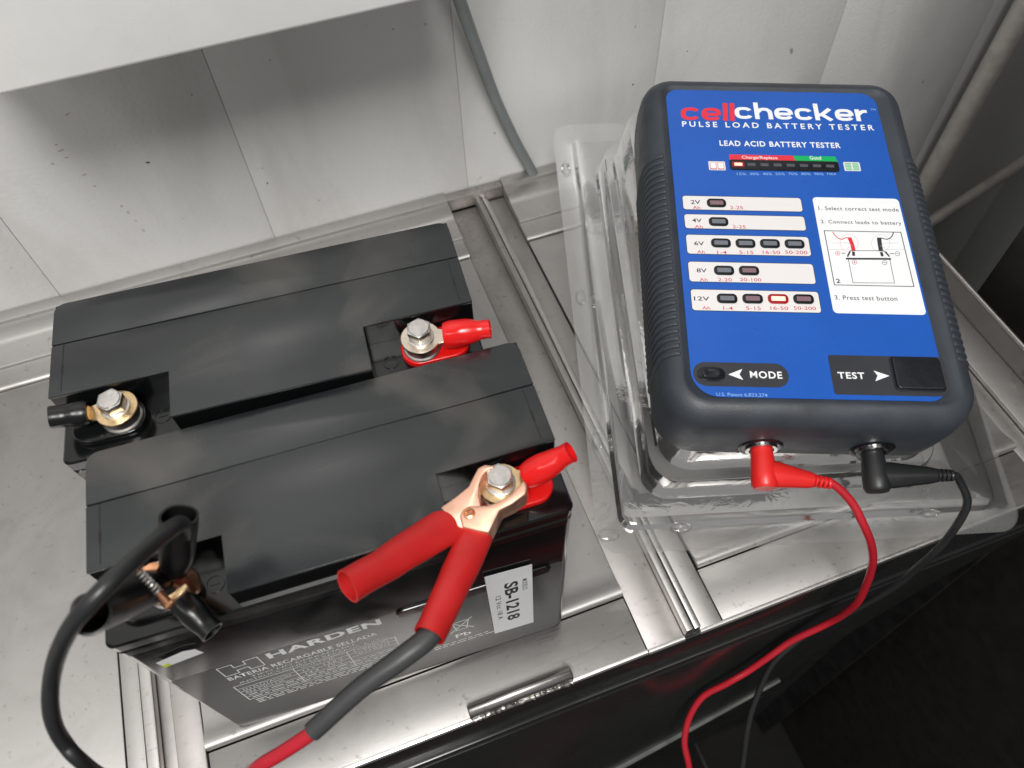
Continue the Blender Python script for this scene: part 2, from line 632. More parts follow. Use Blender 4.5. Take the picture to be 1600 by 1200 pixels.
# grey hose that drops behind the bench
hp = [ony(p, y) for p, y in (((690, -90), 440), ((718, 0), 444), ((748, 85), 448), ((772, 150), 454), ((802, 215), 459), ((838, 282), 461), ((862, 345), 461))]
hp = [hp[0] + Vector((-14, 2, 420)), hp[0] + Vector((-8, 0, 120))] + hp
tag(obj('hose', sweep(catmull(hp, 8), 4.1, 16), 'hose'), 'grey flexible hose dropping down the white wall behind the steel bench', 'hose')

# pipes and tall dark cabinet at the far right
pp = [ony(p, 440) for p in ((1690, -150), (1590, 30), (1440, 300), (1380, 410))]
tag(obj('wall_pipe', sweep(catmull(pp, 6), 9.5, 18), 'pipe'), 'thick grey pipe running down the wall behind the tester', 'pipe')
pp = [ony(p, 425) for p in ((1720, 170), (1600, 252), (1460, 343), (1380, 396))]
tag(obj('thin_pipe', sweep(catmull(pp, 6), 6, 16), 'pipe'), 'thinner grey pipe slanting across the dark corner', 'pipe')
ap = thing('tall_cabinet', 'tall dark appliance standing beyond the right end of the bench', 'appliance', (0, 0, 0))
obj('side_panel', box(432, 900, -500, 243, -850, 1700, 4), 'dark', ap)
obj('foot', box(440, 890, -480, 230, -862, -850.2), 'groove', ap)

# ================================================================== steel bench (cooler top)
bench = thing('steel_bench', 'stainless steel cooler bench top with welded centre ridge under the batteries', 'bench', (0, 0, 0))
YF = 92.4


def plate(name, x0, x1, y0, y1, z, m, r=.5, th=3):
    return obj(name, box(x0, x1, y0, y1, z - th, z, r), m, bench)


obj('under_frame', box(-620, 404, YF + 2, YW - .6, -30, -8), 'groove', bench)
plate('top_plate', -620, -176.4, YF, 401.5, 0, 'steel', .5, 7)
plate('edge_strip', -175.8, -166.3, YF, 401.5, -.4, 'steel_side', .4, 7)
plate('edge_strip', -165.8, -159.5, YF, 401.5, .8, 'steel_bright', .7, 8)
plate('channel', -159.3, -151.5, YF, 401.5, -6, 'steel_dirty', .2, 1.8)
plate('edge_strip', -151.3, -136.6, YF, 401.5, -.4, 'steel_dirty', .8, 7)


def lid(x0, x1):
    """lid plate with a rolled front lip"""
    prof = [(124.5, -2.2), (124.2, .6), (125.0, 2.0), (126.8, 2.7), (129.5, 2.6), (133, 1.2), (137, .25), (141, 0), (401, 0), (401, -2.2)]
    b = loft([[(x, y, z) for y, z in prof] for x in (x0, x0 + .5, x1 - .5, x1)])
    return obj('lid', b, 'steel_lid', bench, True, 50)


lid(-136, 98.8)
lid(146, 366.5)
plate('front_strip', -136, 98.8, YF, 123.6, -1.6, 'steel', .5, 5)
plate('front_strip', 145.5, 366.5, YF, 123.6, -1.6, 'steel', .5, 5)
plate('divider_strip', 99.6, 121.6, YF, 456, -3.2, 'steel_dirty', .5, 4)
plate('divider_ridge', 121.8, 126.2, YF, 462, 5.2, 'steel_side', .9, 12)
plate('divider_ridge', 126.9, 131.0, YF, 462, 4.4, 'steel_bright', .9, 12)
plate('divider_strip', 131.2, 144.8, YF, 456, -1.2, 'steel_side', .5, 4)
plate('edge_strip', 367.2, 380.5, YF, 401.5, -3, 'steel_side', .4, 4)
plate('edge_strip', 381.2, 403.8, YF, 462, .4, 'steel_side', .6, 6)
# raised back ledge in three steps
prof = [(401.9, -6), (401.9, 2.0), (402.8, 2.8), (404.5, 3.0), (416.5, 3.0), (418.2, 3.4), (418.8, 5.0), (420.2, 5.6), (438, 5.6), (440.5, 7.0),
        (444, 8.4), (452, 8.6), (455.2, 8.4), (456.2, 10.5), (457.5, 11), (465.2, 11), (465.2, -6)]
for x0, x1 in ((-620, 98.8), (145.2, 380.6)):
    obj('back_ledge', loft([[(x, y, z) for y, z in prof] for x in (x0, x0 + .4, x1 - .4, x1)]), 'steel', bench, True, 40)
plate('back_flange', 98.9, 145.1, 457, 465.2, 9.5, 'steel_dirty', .6, 12)
# end rail at the right
obj('end_rail', box(404.2, 406.2, YF - 2, 462, -8, 19, .7), 'rail_grey', bench)
obj('end_rail_bead', sweep([(405.2, YF - 2, 19.6), (405.2, 250, 19.6), (405.2, 462, 19.6)], 1.5, 12), 'steel_bright', bench)
for y in (165, 300):
    obj('rivet', lathe([(2.6, 0), (2.4, .8), (1.4, 1.5), (.1, 1.7)], 16, tf=Matrix.Translation((404.2, y, 9)) @ Matrix.Rotation(-PI / 2, 4, 'Y')), 'bolt', bench)
# rounded front nosing, black fascia and ajar front panel
for x0, x1 in ((-620, 99.1), (100.0, 121.7), (131.2, 404)):
    z0 = -2.0 if x0 != 100.0 else -3.6
    nose = [(YF + .4, z0 - 3.6), (YF - 1.0, z0 - 3.4), (YF - 2.0, z0 - 2.3), (YF - 2.1, z0 - 1.0), (YF - 1.4, z0 + .1), (YF - .2, z0 + .5), (YF + .4, z0 + .5)]
    obj('front_nosing', loft([[(x, y, z) for y, z in nose] for x in (x0, x1)]), 'steel_bright', bench)
obj('fascia', box(-620, 404, YF - 1.4, YF + 1.6, -50, -6.2, .6), 'fascia', bench)
obj('fascia_step', box(-620, 404, YF - 3.4, YF + 1.5, -58, -50.4, 1.2), 'fascia', bench)


def yb(x):
    return 66 + (x - 97) * .093


def panel_y(x, z):
    return YF - 4 + (yb(x) - YF + 4) * (-59 - z) / 145


b = bmesh.new()
cols = []
for x in [-500 + 36.6 * k for k in range(21)] + [260, 290, 320, 350, 380, 403]:
    zb = -204 if x <= 232 else -204 + (x - 232) / (403.5 - 232) * 144
    zs = [-59 + (zb + 59) * t / 4 for t in range(5)]
    cols.append(([b.verts.new((x, panel_y(x, z), z)) for z in zs], [b.verts.new((x, panel_y(x, z) + 3.5, z)) for z in zs]))
for (a0, a1), (c0, c1) in zip(cols, cols[1:]):
    for k in range(4):
        b.faces.new((a0[k], a0[k + 1], c0[k + 1], c0[k]))
        b.faces.new((a1[k], c1[k], c1[k + 1], a1[k + 1]))
    b.faces.new((a0[0], c0[0], c1[0], a1[0])); b.faces.new((a0[4], a1[4], c1[4], c0[4]))
obj('front_panel', b, 'fascia', bench)
obj('panel_trim', sweep([(x, yb(x) - .5, -205) for x in (-500, 0, 120, 231)], [2.2, 2.2, 2.2, 1.2], 10), 'trim', bench)
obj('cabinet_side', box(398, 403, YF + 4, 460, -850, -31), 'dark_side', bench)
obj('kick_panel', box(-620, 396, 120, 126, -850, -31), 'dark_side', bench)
# welded half-round handle on the front strip
hb = loft([[(x, 94.8 + 3.4 * math.cos(a), .2 + s * 7.6 * max(0, math.sin(a)) ** .8) for a in [PI * k / 10 for k in range(11)]] for x, s in ((-3, .86), (-2, 1), (54, 1), (55, .86))])
obj('lid_handle', hb, 'steel_bright', bench, True, 60)
random.seed(3)
pts, rad = [], []
for k in range(60):
    pts.append((-2.5 + k * .97, 91.0 + random.uniform(-.35, .35), -1.4 + random.uniform(-.3, .3)))
    rad.append(.9 + .7 * abs(math.sin(k * 1.1)) * random.uniform(.5, 1.2) - (.5 if 22 < k < 28 or 40 < k < 50 else 0))
obj('weld_bead', sweep(pts, rad, 9), 'weld', bench)

# ================================================================== batteries
def bat_root(o, a, label, z=0.0):
    base = Vector((o[0], o[1], z)) + Vector((math.cos(a), math.sin(a), 0)) * 90.5 + Vector((math.sin(a), -math.cos(a), 0)) * 38.5
    mtx = Matrix.Translation(base * S) @ Matrix.Rotation(a, 4, 'Z')
    return thing('sealed_battery', label, 'battery', mtx=mtx, group='sealed batteries on the steel bench')


def uvp(poly):                               # (u right from left end, v towards the camera from the back)
    return [(u - 90.5, 38.5 - v) for u, v in poly][::-1]


BZ = 153.0                                   # floor of the terminal recesses


def make_battery(root):
    k = 90.5
    # case, lower with slight draft and rounded edges
    loops = []
    for z, i in ((.0, 3.0), (.6, 1.6), (2.2, .9), (60, .6), (139.4, .4)):
        loops.append([(x, y, z) for x, y in rrect(-k + i, k - i, -38.5 + i, 38.5 - i, 4)])
    obj('case', loft(loops), 'bat_gloss', root)
    loops = []
    for z, i in ((139.5, 1.4), (140.2, .3), (144.6, .2), (145.2, 1.0), (146.4, 1.1), (147, .2), (152.2, 0), (153, .8)):
        loops.append([(x, y, z) for x, y in rrect(-k + i, k - i, -38.5 + i, 38.5 - i, 3.5)])
    obj('lid_skirt', loft(loops), 'bat_gloss', root)
    T = [(0, 0), (181, 0), (181, 52), (132, 52), (132, 75.6), (49, 75.6), (49, 52), (0, 52)]
    ins = .15
    Tb = [(ins, ins), (181 - ins, ins), (181 - ins, 52 - ins), (132 - ins, 52 - ins), (132 - ins, 75.4), (49 + ins, 75.4), (49 + ins, 52 - ins), (ins, 52 - ins)]
    obj('lid_block', prism(uvp(Tb), BZ - .2, 166.2, .3, 1), 'bat_gloss', root)

    def round_back(x0, x1, y0, y1, r):
        return rrect(x0, x1, y0, y1, r)
    strip = prism([(x - 90.5, 38.5 - y) for x, y in rrect(0, 181, 0, 23.75, (5, 5, .4, .4), 5)][::-1], 165.6, 167, .45, 2)
    obj('lid_strip', strip, 'bat_top', root)
    cov = [(.0, 24.3), (181, 24.3), (181, 52), (132, 52), (132, 75.6), (49, 75.6), (49, 52), (0, 52)]
    obj('lid_cover', prism(uvp(cov), 165.6, 167, .4, 2), 'bat_top', root)
    # hairline of the vent cover along both ends
    for u in (5.2, 175.8):
        obj('cover_groove', box(u - 90.5 - .22, u - 90.5 + .22, 38.5 - 50, 38.5 - 24.5, 166.5, 167.03), 'groove', root)
        obj('pry_slot', box(u - 90.5 - .5, u - 90.5 + .5, 38.5 - 41, 38.5 - 36, 166.5, 167.05), 'groove', root)
    # moulded polarity marks in the recess floors
    for u, sg in ((41, '-'), (140, '+')):
        b = bmesh.new()
        b = lathe([(3.6, 0), (3.6, .35), (3.1, .35), (3.1, 0)], 24, tf=Matrix.Translation((u - 90.5, 38.5 - 64, BZ)), c0=False, c1=False)
        b = box(u - 90.5 - 1.8, u - 90.5 + 1.8, 38.5 - 64.3, 38.5 - 63.7, BZ, BZ + .35, 0, bm=b)
        if sg == '+':
            b = box(u - 90.5 - .3, u - 90.5 + .3, 38.5 - 65.8, 38.5 - 62.2, BZ, BZ + .37, 0, bm=b)
        obj('polarity_mark', b, 'bat_gloss', root)
    # terminal posts, insulating wells, hex bolts
    for u, w, mw in ((26, -1, 'bat_gloss'), (155, 1, 'red_well')):
        x, y = u - 90.5, 38.5 - 62
        xa, xb_ = (x - 21, x + 9.5) if w < 0 else (x - 9.5, x + 21)
        obj('terminal_well', prism(rrect(xa, xb_, y - 9, y + 9, 8, 8), BZ + .02, BZ + 3.4, .8, 3), mw, root)
        obj('terminal_post', lathe([(8.6, BZ + 3.3), (8.2, BZ + 3.9), (7.4, BZ + 4.2), (7.2, BZ + 8.4), (6.8, BZ + 9.0)], 28, tf=Matrix.Translation((x, y, 0))), 'lead', root)
        zb = BZ + 10.4
        bo = lathe([(5.9, zb), (5.9, zb + .8), (5.5, zb + 1.0)], 28, tf=Matrix.Translation((x, y, 0)))
        obj('washer', bo, 'bolt', root)
        hx = [(5.6 * math.cos(PI / 3 * i + .35), 5.6 * math.sin(PI / 3 * i + .35)) for i in range(6)]
        b = prism(hx, zb + 1.0, zb + 6.4, .35, 2, tf=Matrix.Translation((x, y, 0)))
        b = lathe([(4.75, zb + 6.2), (4.3, zb + 6.75), (.1, zb + 6.8)], 24, bm=b, tf=Matrix.Translation((x, y, 0)))
        obj('hex_bolt', b, 'bolt', root)


FO, FA = (-115.755, 204.967), -.0473
RO, RA = (-123.07, 286.72), -.0798
RZ = 4.5                                     # the rear battery stands on the lid's pressed rib
obj('lid_rib', box(-70, 50, 216, 268, .05, 4.45, 1.5), 'steel_lid', bench)
front = bat_root(FO, FA, 'black sealed battery nearest the camera, white model sticker on its front face')
make_battery(front)
rear = bat_root(RO, RA, 'black sealed battery standing behind the other one, close to the wall', RZ)
make_battery(rear)


def to_world(root_o, a, u, v, z):
    return Vector((root_o[0], root_o[1], z)) + Vector((math.cos(a), math.sin(a), 0)) * u + Vector((math.sin(a), -math.cos(a), 0)) * v


# printed film on the front face: local drawing plane x = u-90.5, y = z, facing the camera
FACE = Matrix.Rotation(PI / 2, 4, 'X')


def face_obj(name, b, m, parent, off):
    b.transform(Matrix.Translation((0, -38.5 + .62 - off, 0)) @ FACE)
    return obj(name, b, m, parent, False)


lab = face_obj('label', prism(rrect(3.5 - 90.5, 177 - 90.5, 5, 100.5, (6, 6, 2, 2)), -.05, .08), 'bat_label', front, .05)
face_obj('moulded_rib', prism(rrect(100 - 90.5, 171.5 - 90.5, 93, 101.5, 3.6), -.05, 1.1, .5), 'bat_gloss', front, .05)
P_ = .20


def ftext(s, u0, u1, z0, z1, bold=0, m='silver_ink', sp=1.0, off=P_, par=None):
    return face_obj('lettering', text_bm(s, u0 - 90.5, u1 - 90.5, z0, z1, 0, bold=bold, space=sp), m, par or lab, off)


def fbar(pts, w, m='silver_ink', off=P_, closed=False, par=None):
    return face_obj('printed_line', ribbon([(u - 90.5, z) for u, z in pts], w, -.03, .0, closed), m, par or lab, off)


ftext('HARDEN', 42.6, 92.6, 91.5, 98.8, .34, sp=1.1)
# outlined H emblem
fbar([(22, 98.5), (22, 86), (28, 86), (28, 90), (33, 90), (33, 86), (39, 86), (39, 98.5), (33, 98.5), (33, 94), (28, 94), (28, 98.5)], .45, closed=True)
ftext('BATERIA RECARGABLE SELLADA', 21.5, 88.5, 79.4, 84.0, .16, sp=1.05)
ftext('TIPO NO DERRAMABLE', 30, 78, 75.4, 77.6, 0)
ftext('INSTRUCCIONES DE RECARGA A 25 C', 24, 92, 71.4, 73.8, 0)
fbar([(20, 69.5), (95, 69.5), (95, 45), (20, 45)], .5, closed=True)
for z in (64.6, 59.7, 54.8, 49.9):
    fbar([(20, z), (95, z)], .35)
for u in (47, 72):
    fbar([(u, 69.5), (u, 45)], .5)
ftext('VOLTAJE', 50, 66, 65.7, 68.5)
ftext('CORRIENTE', 75, 92, 65.7, 68.5)
ftext('EN FLOTACION', 22, 44, 60.8, 63.5)
ftext('13.5 - 13.8 V', 50, 69, 60.8, 63.5)
ftext('SIN LIMITE', 75, 92, 60.8, 63.5)
ftext('EN CICLOS', 22, 40, 55.9, 58.6)
ftext('14.4 - 15 V', 50, 68, 55.9, 58.6)
random.seed(11)
for z in (52.3, 47.4, 42.0, 39.4, 36.8):
    u = 22
    while u < 92:
        w = random.uniform(2, 6)
        fbar([(u, z), (u + w, z)], .9)
        u += w + 1.2
# crossed bin and Pb mark, small print to its right
fbar([(121, 62), (131, 62)], .5); fbar([(122, 61), (123.5, 50), (128.5, 50), (130, 61)], .5)
fbar([(120, 64), (132, 48)], .6); fbar([(132, 64), (120, 48)], .6)
ftext('Pb', 122, 130, 38.5, 44.5, .2)
for i, z in enumerate((33.5, 30.5)):
    u = 110
    while u < 138:
        w = random.uniform(2, 5)
        fbar([(u, z), (u + w, z)], .8)
        u += w + 1
# white model sticker, its text turned a quarter turn
st = face_obj('model_sticker', prism([(140.9 - 90.5, 112.5), (141.6 - 90.5, 30), (162.6 - 90.5, 28.6), (162.4 - 90.5, 110.5)][::-1], 0, .12), 'paper', front, 1.25)


def stext(s, u0, u1, z0, z1, bold, m='ink'):
    b = text_bm(s, z0, z1, u0, u1, 0, bold=bold)        # drawn along z, top of letters to the right
    b.transform(Matrix(((0, 1, 0, -90.5), (-1, 0, 0, z0 + z1), (0, 0, 1, 0), (0, 0, 0, 1))))
    return face_obj('lettering', b, m, st, 1.42)


stext('SB-1218', 149.0, 155.6, 44, 97, .28)
stext('MODELO', 157.6, 160.0, 82, 96, .02)
stext('12 Vcc 18 A', 144.4, 147.0, 50, 84, .02)
# small torn white sticker with a green corner on the skirt
s2 = face_obj('torn_sticker', prism([(8.6, 128.4), (9.6, 121.4), (25.6, 124.4), (24.4, 130.4), (20, 131.8)], 0, .1, tf=Matrix.Translation((-90.5, 0, 0))), 'paper', front, 1.3)
s2.data.materials[0] = MT['paper']
face_obj('green_corner', prism([(9.6, 121.6), (9.2, 124.2), (11.6, 124.9), (12.2, 122.2)], 0, .1, tf=Matrix.Translation((-90.5, 0, 0))), 't_green', s2, 1.45)
MT['lime'] = mat('lime_print', lin(190, 214, 30), .5)
front.children[-1].children[-1:]
for o in s2.children:
    o.data.materials[0] = MT['lime']


# ================================================================== ring terminals with vinyl boots
def ring_terminal(root, a, u, v, tip, ring_m, boot_m, label, r0=5.6, r1=3.9, dz0=0.0):
    zr = BZ + 9.05 + dz0
    c = to_world(root, a, u, v, zr)
    t = Vector(tip)
    d2 = Vector((t.x - c.x, t.y - c.y, 0)).normalized()
    mtx = Matrix.Translation(c * S) @ Matrix.Rotation(math.atan2(d2.y, d2.x), 4, 'Z')
    th = thing('ring_terminal', label, 'terminal', mtx=mtx, group='crimp ring terminals bolted to the batteries')
    Lh = math.hypot(t.x - c.x, t.y - c.y)
    dz = t.z - zr
    # tongue: ring plus neck
    pts = [(8.7 * math.cos(q), 8.7 * math.sin(q)) for q in [math.radians(x) for x in range(28, 333, 8)]]
    pts += [(11.5, -3.2), (15, -3.6), (15, 3.6), (11.5, 3.2)]
    obj('ring', prism(pts, 0, 1.25, .2, 1), ring_m, th)
    s = 10.6
    path = [Vector((s + (Lh - s) * q, 0, 1.6 + (dz - 1.6) * q)) for q in [i / 14 for i in range(15)]]
    RR = [r0 * .9, r0, r0, r0, r0 * .98, r0 * .9, r0 * .35 + r1 * .65, r1, r1, r1]
    outer = sweep(path, RR, 20, None, False)
    inner = sweep(path, [r * .86 for r in RR], 20, None, False)
    bmesh.ops.reverse_faces(inner, faces=inner.faces)
    outer = join(outer, inner)
    outer.edges.ensure_lookup_table()
    be = [e for e in outer.edges if e.is_boundary]
    bmesh.ops.bridge_loops(outer, edges=[e for e in be if (e.verts[0].co - path[0]).length < r0 * 1.4])
    bmesh.ops.bridge_loops(outer, edges=[e for e in be if e.is_valid and e.is_boundary and (e.verts[0].co - path[-1]).length < r0 * 1.4])
    obj('boot', lumpy(outer, .35, 5.0, c.x), boot_m, th, True, 60)
    obj('crimp_barrel', sweep(path[:10], r0 * .62, 16), ring_m, th)
    return th


ring_terminal(RO, RA, 155, 62, onz((766, 513), 171), 'tin', 'red_vinyl', 'red booted ring terminal bolted to the rear battery', 6.0, 4.2, RZ)
ring_terminal(RO, RA, 26, 62, onz((80, 652), 170), 'brass', 'black_vinyl', 'black booted ring terminal on the rear battery at its left end', 5.2, 4.7, RZ)
ring_terminal(FO, FA, 155, 62, onz((892, 706), 175), 'brass', 'red_vinyl', 'red booted ring terminal held by the copper clip jaws', 5.7, 4.3)
ring_terminal(FO, FA, 26, 62, onz((332, 988), 160), 'brass', 'black_vinyl', 'black booted ring terminal under the black clip, pointing at the camera', 5.2, 4.2)

# ================================================================== test leads
def W3(p, z):
    return onz(p, z)


# ---- red lead: clip on the front battery, cable, right-angle plug in the tester
BOLT = to_world(FO, FA, 155, 62, 166)
CN = Vector((-.10, -.16, 1)).normalized()                 # clip plane leans a little towards the camera
CO = BOLT + Vector((0, 0, -1.0))
cx_ = (onplane((733, 802), CO, CN) - CO)
CX = (Vector((1, 0, 0)) - CN * CN.x).normalized()
CY = CN.cross(CX)
CM = Matrix((CX, CY, CN)).transposed().to_4x4()
CM.translation = CO


def clip2(p, h=0):
    q = onplane(p, CO + CN * h, CN) - CO
    return (q.dot(CX), q.dot(CY))


lead = thing('red_test_lead', 'red test lead with copper clip on the battery and plug in the tester', 'test lead', (0, 0, 0))
TOP = 5.2


def jaw(pxs, h0, h1, name='clip_jaw', r=.9):
    pts = [clip2(p, h1) for p in pxs]
    ar = sum(pts[i][0] * pts[(i + 1) % len(pts)][1] - pts[(i + 1) % len(pts)][0] * pts[i][1] for i in range(len(pts)))
    if ar < 0:
        pts = pts[::-1]
    return obj(name, prism(pts, h0, h1, r, 3, tf=CM), 'copper', lead)


jaw([(688, 793), (712, 776), (732, 760), (741, 742), (747, 731), (757, 726), (771, 727), (773, 731), (762, 734), (754, 743), (749, 758), (749, 775), (752, 792), (744, 812), (722, 826), (712, 822)], -8.5, TOP)
jaw([(718, 806), (722, 796), (733, 790), (747, 790), (762, 789), (778, 784), (798, 772), (812, 758), (816, 750), (822, 753), (824, 762), (822, 772), (800, 788), (781, 797), (774, 812), (764, 833), (748, 830), (722, 824)], -8.2, TOP + .9)
pv = Vector((*clip2((733, 802), TOP + 1), TOP + .8))
obj('rivet', lathe([(2.3, 0), (2.1, .8), (1.3, 1.0), (.9, .5), (.1, .5)], 20, tf=CM @ Matrix.Translation(pv)), 'copper_dk', lead)


def sleeve(p0, p1, h0, h1, w0, w1, name, m, parent, flat0=.62, bend=None, z3=None):
    """hollow rubber handle sleeve, flattened at the jaw end and round at the open end"""
    a, c = (CM @ Vector((*clip2(p0, h0), h0))), (CM @ Vector((*clip2(p1, h1), h1)))
    n = 14
    mid = (a + c) / 2 + (bend or Vector((0, 0, 0)))
    pa = [a * (1 - t) ** 2 + mid * 2 * t * (1 - t) + c * t * t for t in [i / n for i in range(n + 1)]]
    r0, r1 = mm(w0, a) / 2, mm(w1, c) / 2
    o_ = sweep(pa, [r0, r0 * .98, (r0 + r1) / 2, r1, r1], 28, None, False, [flat0, flat0 + .08, .84, .95, 1.0], CN)
    i_ = sweep(pa, [r0 * .88, r0 * .86, (r0 + r1) / 2 * .88, r1 * .89, r1 * .89], 28, None, False, [flat0, flat0 + .08, .84, .95, 1.0], CN)
    bmesh.ops.reverse_faces(i_, faces=i_.faces)
    o_ = join(o_, i_)
    be = [e for e in o_.edges if e.is_boundary]
    bmesh.ops.bridge_loops(o_, edges=[e for e in be if (e.verts[0].co - pa[0]).length < r0 * 1.5])
    bmesh.ops.bridge_loops(o_, edges=[e for e in be if e.is_valid and e.is_boundary and (e.verts[0].co - pa[-1]).length < r1 * 1.5])
    obj(name, lumpy(o_, .55, 11.0, p0[0]), m, parent, True, 60)
    return pa


sleeve((716, 811), (543, 916), 0, 24, 62, 57, 'handle_sleeve', 'red_sleeve', lead, .55, Vector((0, 0, -1)))
s2p = sleeve((744, 834), (670, 993), 0, 14, 56, 53, 'handle_sleeve', 'red_sleeve', lead, .55, Vector((1, 0, 0)))
obj('clip_handle', sweep([CM @ Vector((*clip2(p, 0), h)) for p, h in (((716, 812), 0), ((660, 846), 2), ((610, 876), 4))], [6.5, 6, 5], 10, None, True, .5), 'copper_dk', lead)
E2 = s2p[-1]
pth = catmull([s2p[-4], E2 + Vector((0, 0, -.5)), W3((628, 1028), 166), W3((560, 1078), 160), W3((488, 1143), 150)], 8)
obj('cable_sleeve', sweep(pth, [4.2, 4.0, 3.9, 3.6, 3.5], 18), 'shrink', lead)
redA = [W3((500, 1132), 151.5), W3((488, 1143), 150), W3((440, 1176), 142), W3((390, 1212), 128), W3((330, 1290), 60)]

# ================================================================== tester frame
TO = Vector((137.2284, 160.4762, 134.3318))
T2 = Vector((0.93298938, -0.35787781, -0.03813512)).normalized()
T1 = Vector((0.35965226, 0.9231268, 0.1359675))
T1 = (T1 - T2 * T1.dot(T2)).normalized()
TN = T2.cross(T1)
TM = Matrix((T2, T1, TN)).transposed().to_4x4()
TM.translation = TO


def tw(u, v, h):
    return TO + T2 * u + T1 * v + TN * h


# ---- red plug and cable
def plug(parent, u, h, m, sgn, armdir, armlen, cable_m, tail):
    a = tw(u, -6, h)
    axis = (-T1 * 1.0 - TN * .10).normalized()
    tip = a + axis * 27
    b = sweep([a, a + axis * 5, a + axis * 12, a + axis * 20, a + axis * 25.5, tip], [5.0, 5.0, 5.6, 6.2, 6.2, 5.2], 22)
    obj('plug', b, m, parent)
    ad = armdir.normalized()
    s = a + axis * 19
    b = sweep([s, s + ad * armlen * .3, s + ad * armlen * .62, s + ad * armlen * .92, s + ad * armlen], [7.0, 6.4, 5.2, 4.2, 3.6], 4 * 5, None, True, [.8, .8, .85, .9, 1.0], TN)
    obj('plug_arm', b, m, parent)
    e = s + ad * armlen
    for k in range(4):
        c = e + ad * (1.2 + k * 2.3)
        obj('strain_ring', sweep([c - ad * .8, c - ad * .4, c + ad * .4, c + ad * .8], [2.7, 3.3 - k * .12, 3.3 - k * .12, 2.7], 16), m, parent)
    return e, ad


e, ad = plug(lead, 38.5, -29, 'red_plug', 1, W3((1290, 750), 92) - W3((1200, 735), 96), 24, 'red_cable', None)
redB = [e - ad * 3, e + ad * 9, W3((1330, 785), 88), W3((1352, 825), 78), W3((1363, 865), 58), W3((1357, 905), 30), W3((1335, 945), -5), W3((1300, 970), -38),
        W3((1240, 1000), -62), W3((1180, 1042), -86), W3((1140, 1065), -97), W3((1100, 1088), -110), W3((1078, 1118), -124), W3((1070, 1160), -140), W3((1078, 1210), -160), W3((1085, 1300), -200)]
obj('cable', sweep(kinky(catmull(redA + [W3((330, 1420), -60), W3((600, 1500), -260), W3((900, 1480), -300)] + redB[::-1], 10), .6, 20), [2.7, 2.6, 2.4, 2.2, 2.1, 2.1, 2.1, 2.1], 14), 'red_cable', lead)

# ---- black lead
blead = thing('black_test_lead', 'black test lead with clip on the front battery and plug in the tester', 'test lead', (0, 0, 0))
e, ad = plug(blead, 92.5, -30, 'black_rubber', 1, W3((1480, 735), 94) - W3((1368, 735), 96), 29, 'black_rubber', None)
blkB = [e - ad * 3, e + ad * 9, W3((1500, 752), 90), W3((1512, 785), 80), W3((1492, 825), 64), W3((1455, 868), 40), W3((1405, 910), 8), W3((1350, 945), -22),
        W3((1270, 985), -58), W3((1218, 1025), -82), W3((1190, 1070), -104), W3((1170, 1130), -128), W3((1160, 1210), -165), W3((1160, 1300), -215)]
NEG = to_world(FO, FA, 26, 62, 164)
blkA = [W3((286, 845), 198), W3((284, 820), 211), W3((264, 828), 222), W3((200, 883), 232), W3((142, 942), 232), W3((104, 992), 218), W3((83, 1054), 196), W3((81, 1117), 180), W3((100, 1162), 166), W3((145, 1203), 150), W3((270, 1290), 60)]
obj('cable', sweep(kinky(catmull(blkA + [W3((330, 1500), -100), W3((800, 1560), -330)] + blkB[::-1], 10), .5, 22), [2.9, 2.7, 2.6, 2.5, 2.3, 2.1, 2.05, 2.0, 2.0, 2.0, 2.0], 16), 'black_rubber', blead)


def sleeve3(pa, radii, name, m, parent, flat=None):
    pa = catmull(pa, 6)
    o_ = sweep(pa, radii, 26, None, False, flat)
    i_ = sweep(pa, [r * .86 for r in radii], 26, None, False, flat)
    bmesh.ops.reverse_faces(i_, faces=i_.faces)
    o_ = join(o_, i_)
    be = [e_ for e_ in o_.edges if e_.is_boundary]
    R_ = max(radii) * 1.6
    bmesh.ops.bridge_loops(o_, edges=[x for x in be if (x.verts[0].co - pa[0]).length < R_])
    bmesh.ops.bridge_loops(o_, edges=[x for x in be if x.is_valid and x.is_boundary and (x.verts[0].co - pa[-1]).length < R_])
    return obj(name, lumpy(o_, .6, 8.0, len(pa)), m, parent, True, 60)


pivot = W3((256, 902), 184)
sleeve3([pivot + Vector((3, 2, -1)), W3((276, 862), 194), W3((279, 806), 207)], [6.0, 6.4, 6.0, 6.0], 'handle_sleeve', 'black_vinyl', blead, [.7, .85, 1, 1])
sleeve3([pivot + Vector((-3, -1, -1)), W3((205, 930), 198), W3((142, 960), 219)], [7.4, 7.0, 6.3, 6.2], 'handle_sleeve', 'black_vinyl', blead, [.7, .85, 1, 1])
# copper jaws reaching down round the bolt
for s in (-1, 1):
    d = Vector((s * .75, -s * .4, 0))
    pts = [pivot + d * 5 + Vector((0, 0, 4)), pivot + d * 9 + Vector((1, 2, -7)), NEG + d * 11 + Vector((0, 0, 3)), NEG + d * 7.5 + Vector((0, 0, -4.5))]
    obj('clip_jaw', sweep(catmull(pts, 6), [4.2, 4.6, 4.2, 3.0], 12, None, True, .45), 'copper_dk', blead)
for pa_, pb_, za, w_, m_ in (((257, 949), (293, 915), 196, 1.8, 'brass'), ((250, 930), (266, 948), 197, 3.2, 'copper_dk')):
    A_, B_ = W3(pa_, za), W3(pb_, za + 1.5)
    b = box(-w_ / 2, w_ / 2, -.7, .7, 0, (B_ - A_).length, .3)
    b.transform(frame_to(A_, B_ - A_))
    obj('clip_tooth', b, m_, blead)
sa, sb = W3((217, 892), 212), W3((249, 926), 205)
ax = (sb - sa)
fm_ = frame_to(sa, ax)
hel = [fm_ @ Vector((1.05 * math.cos(t), 1.05 * math.sin(t), ax.length * t / (2 * PI * 7))) for t in [2 * PI * 7 * k / 110 for k in range(111)]]
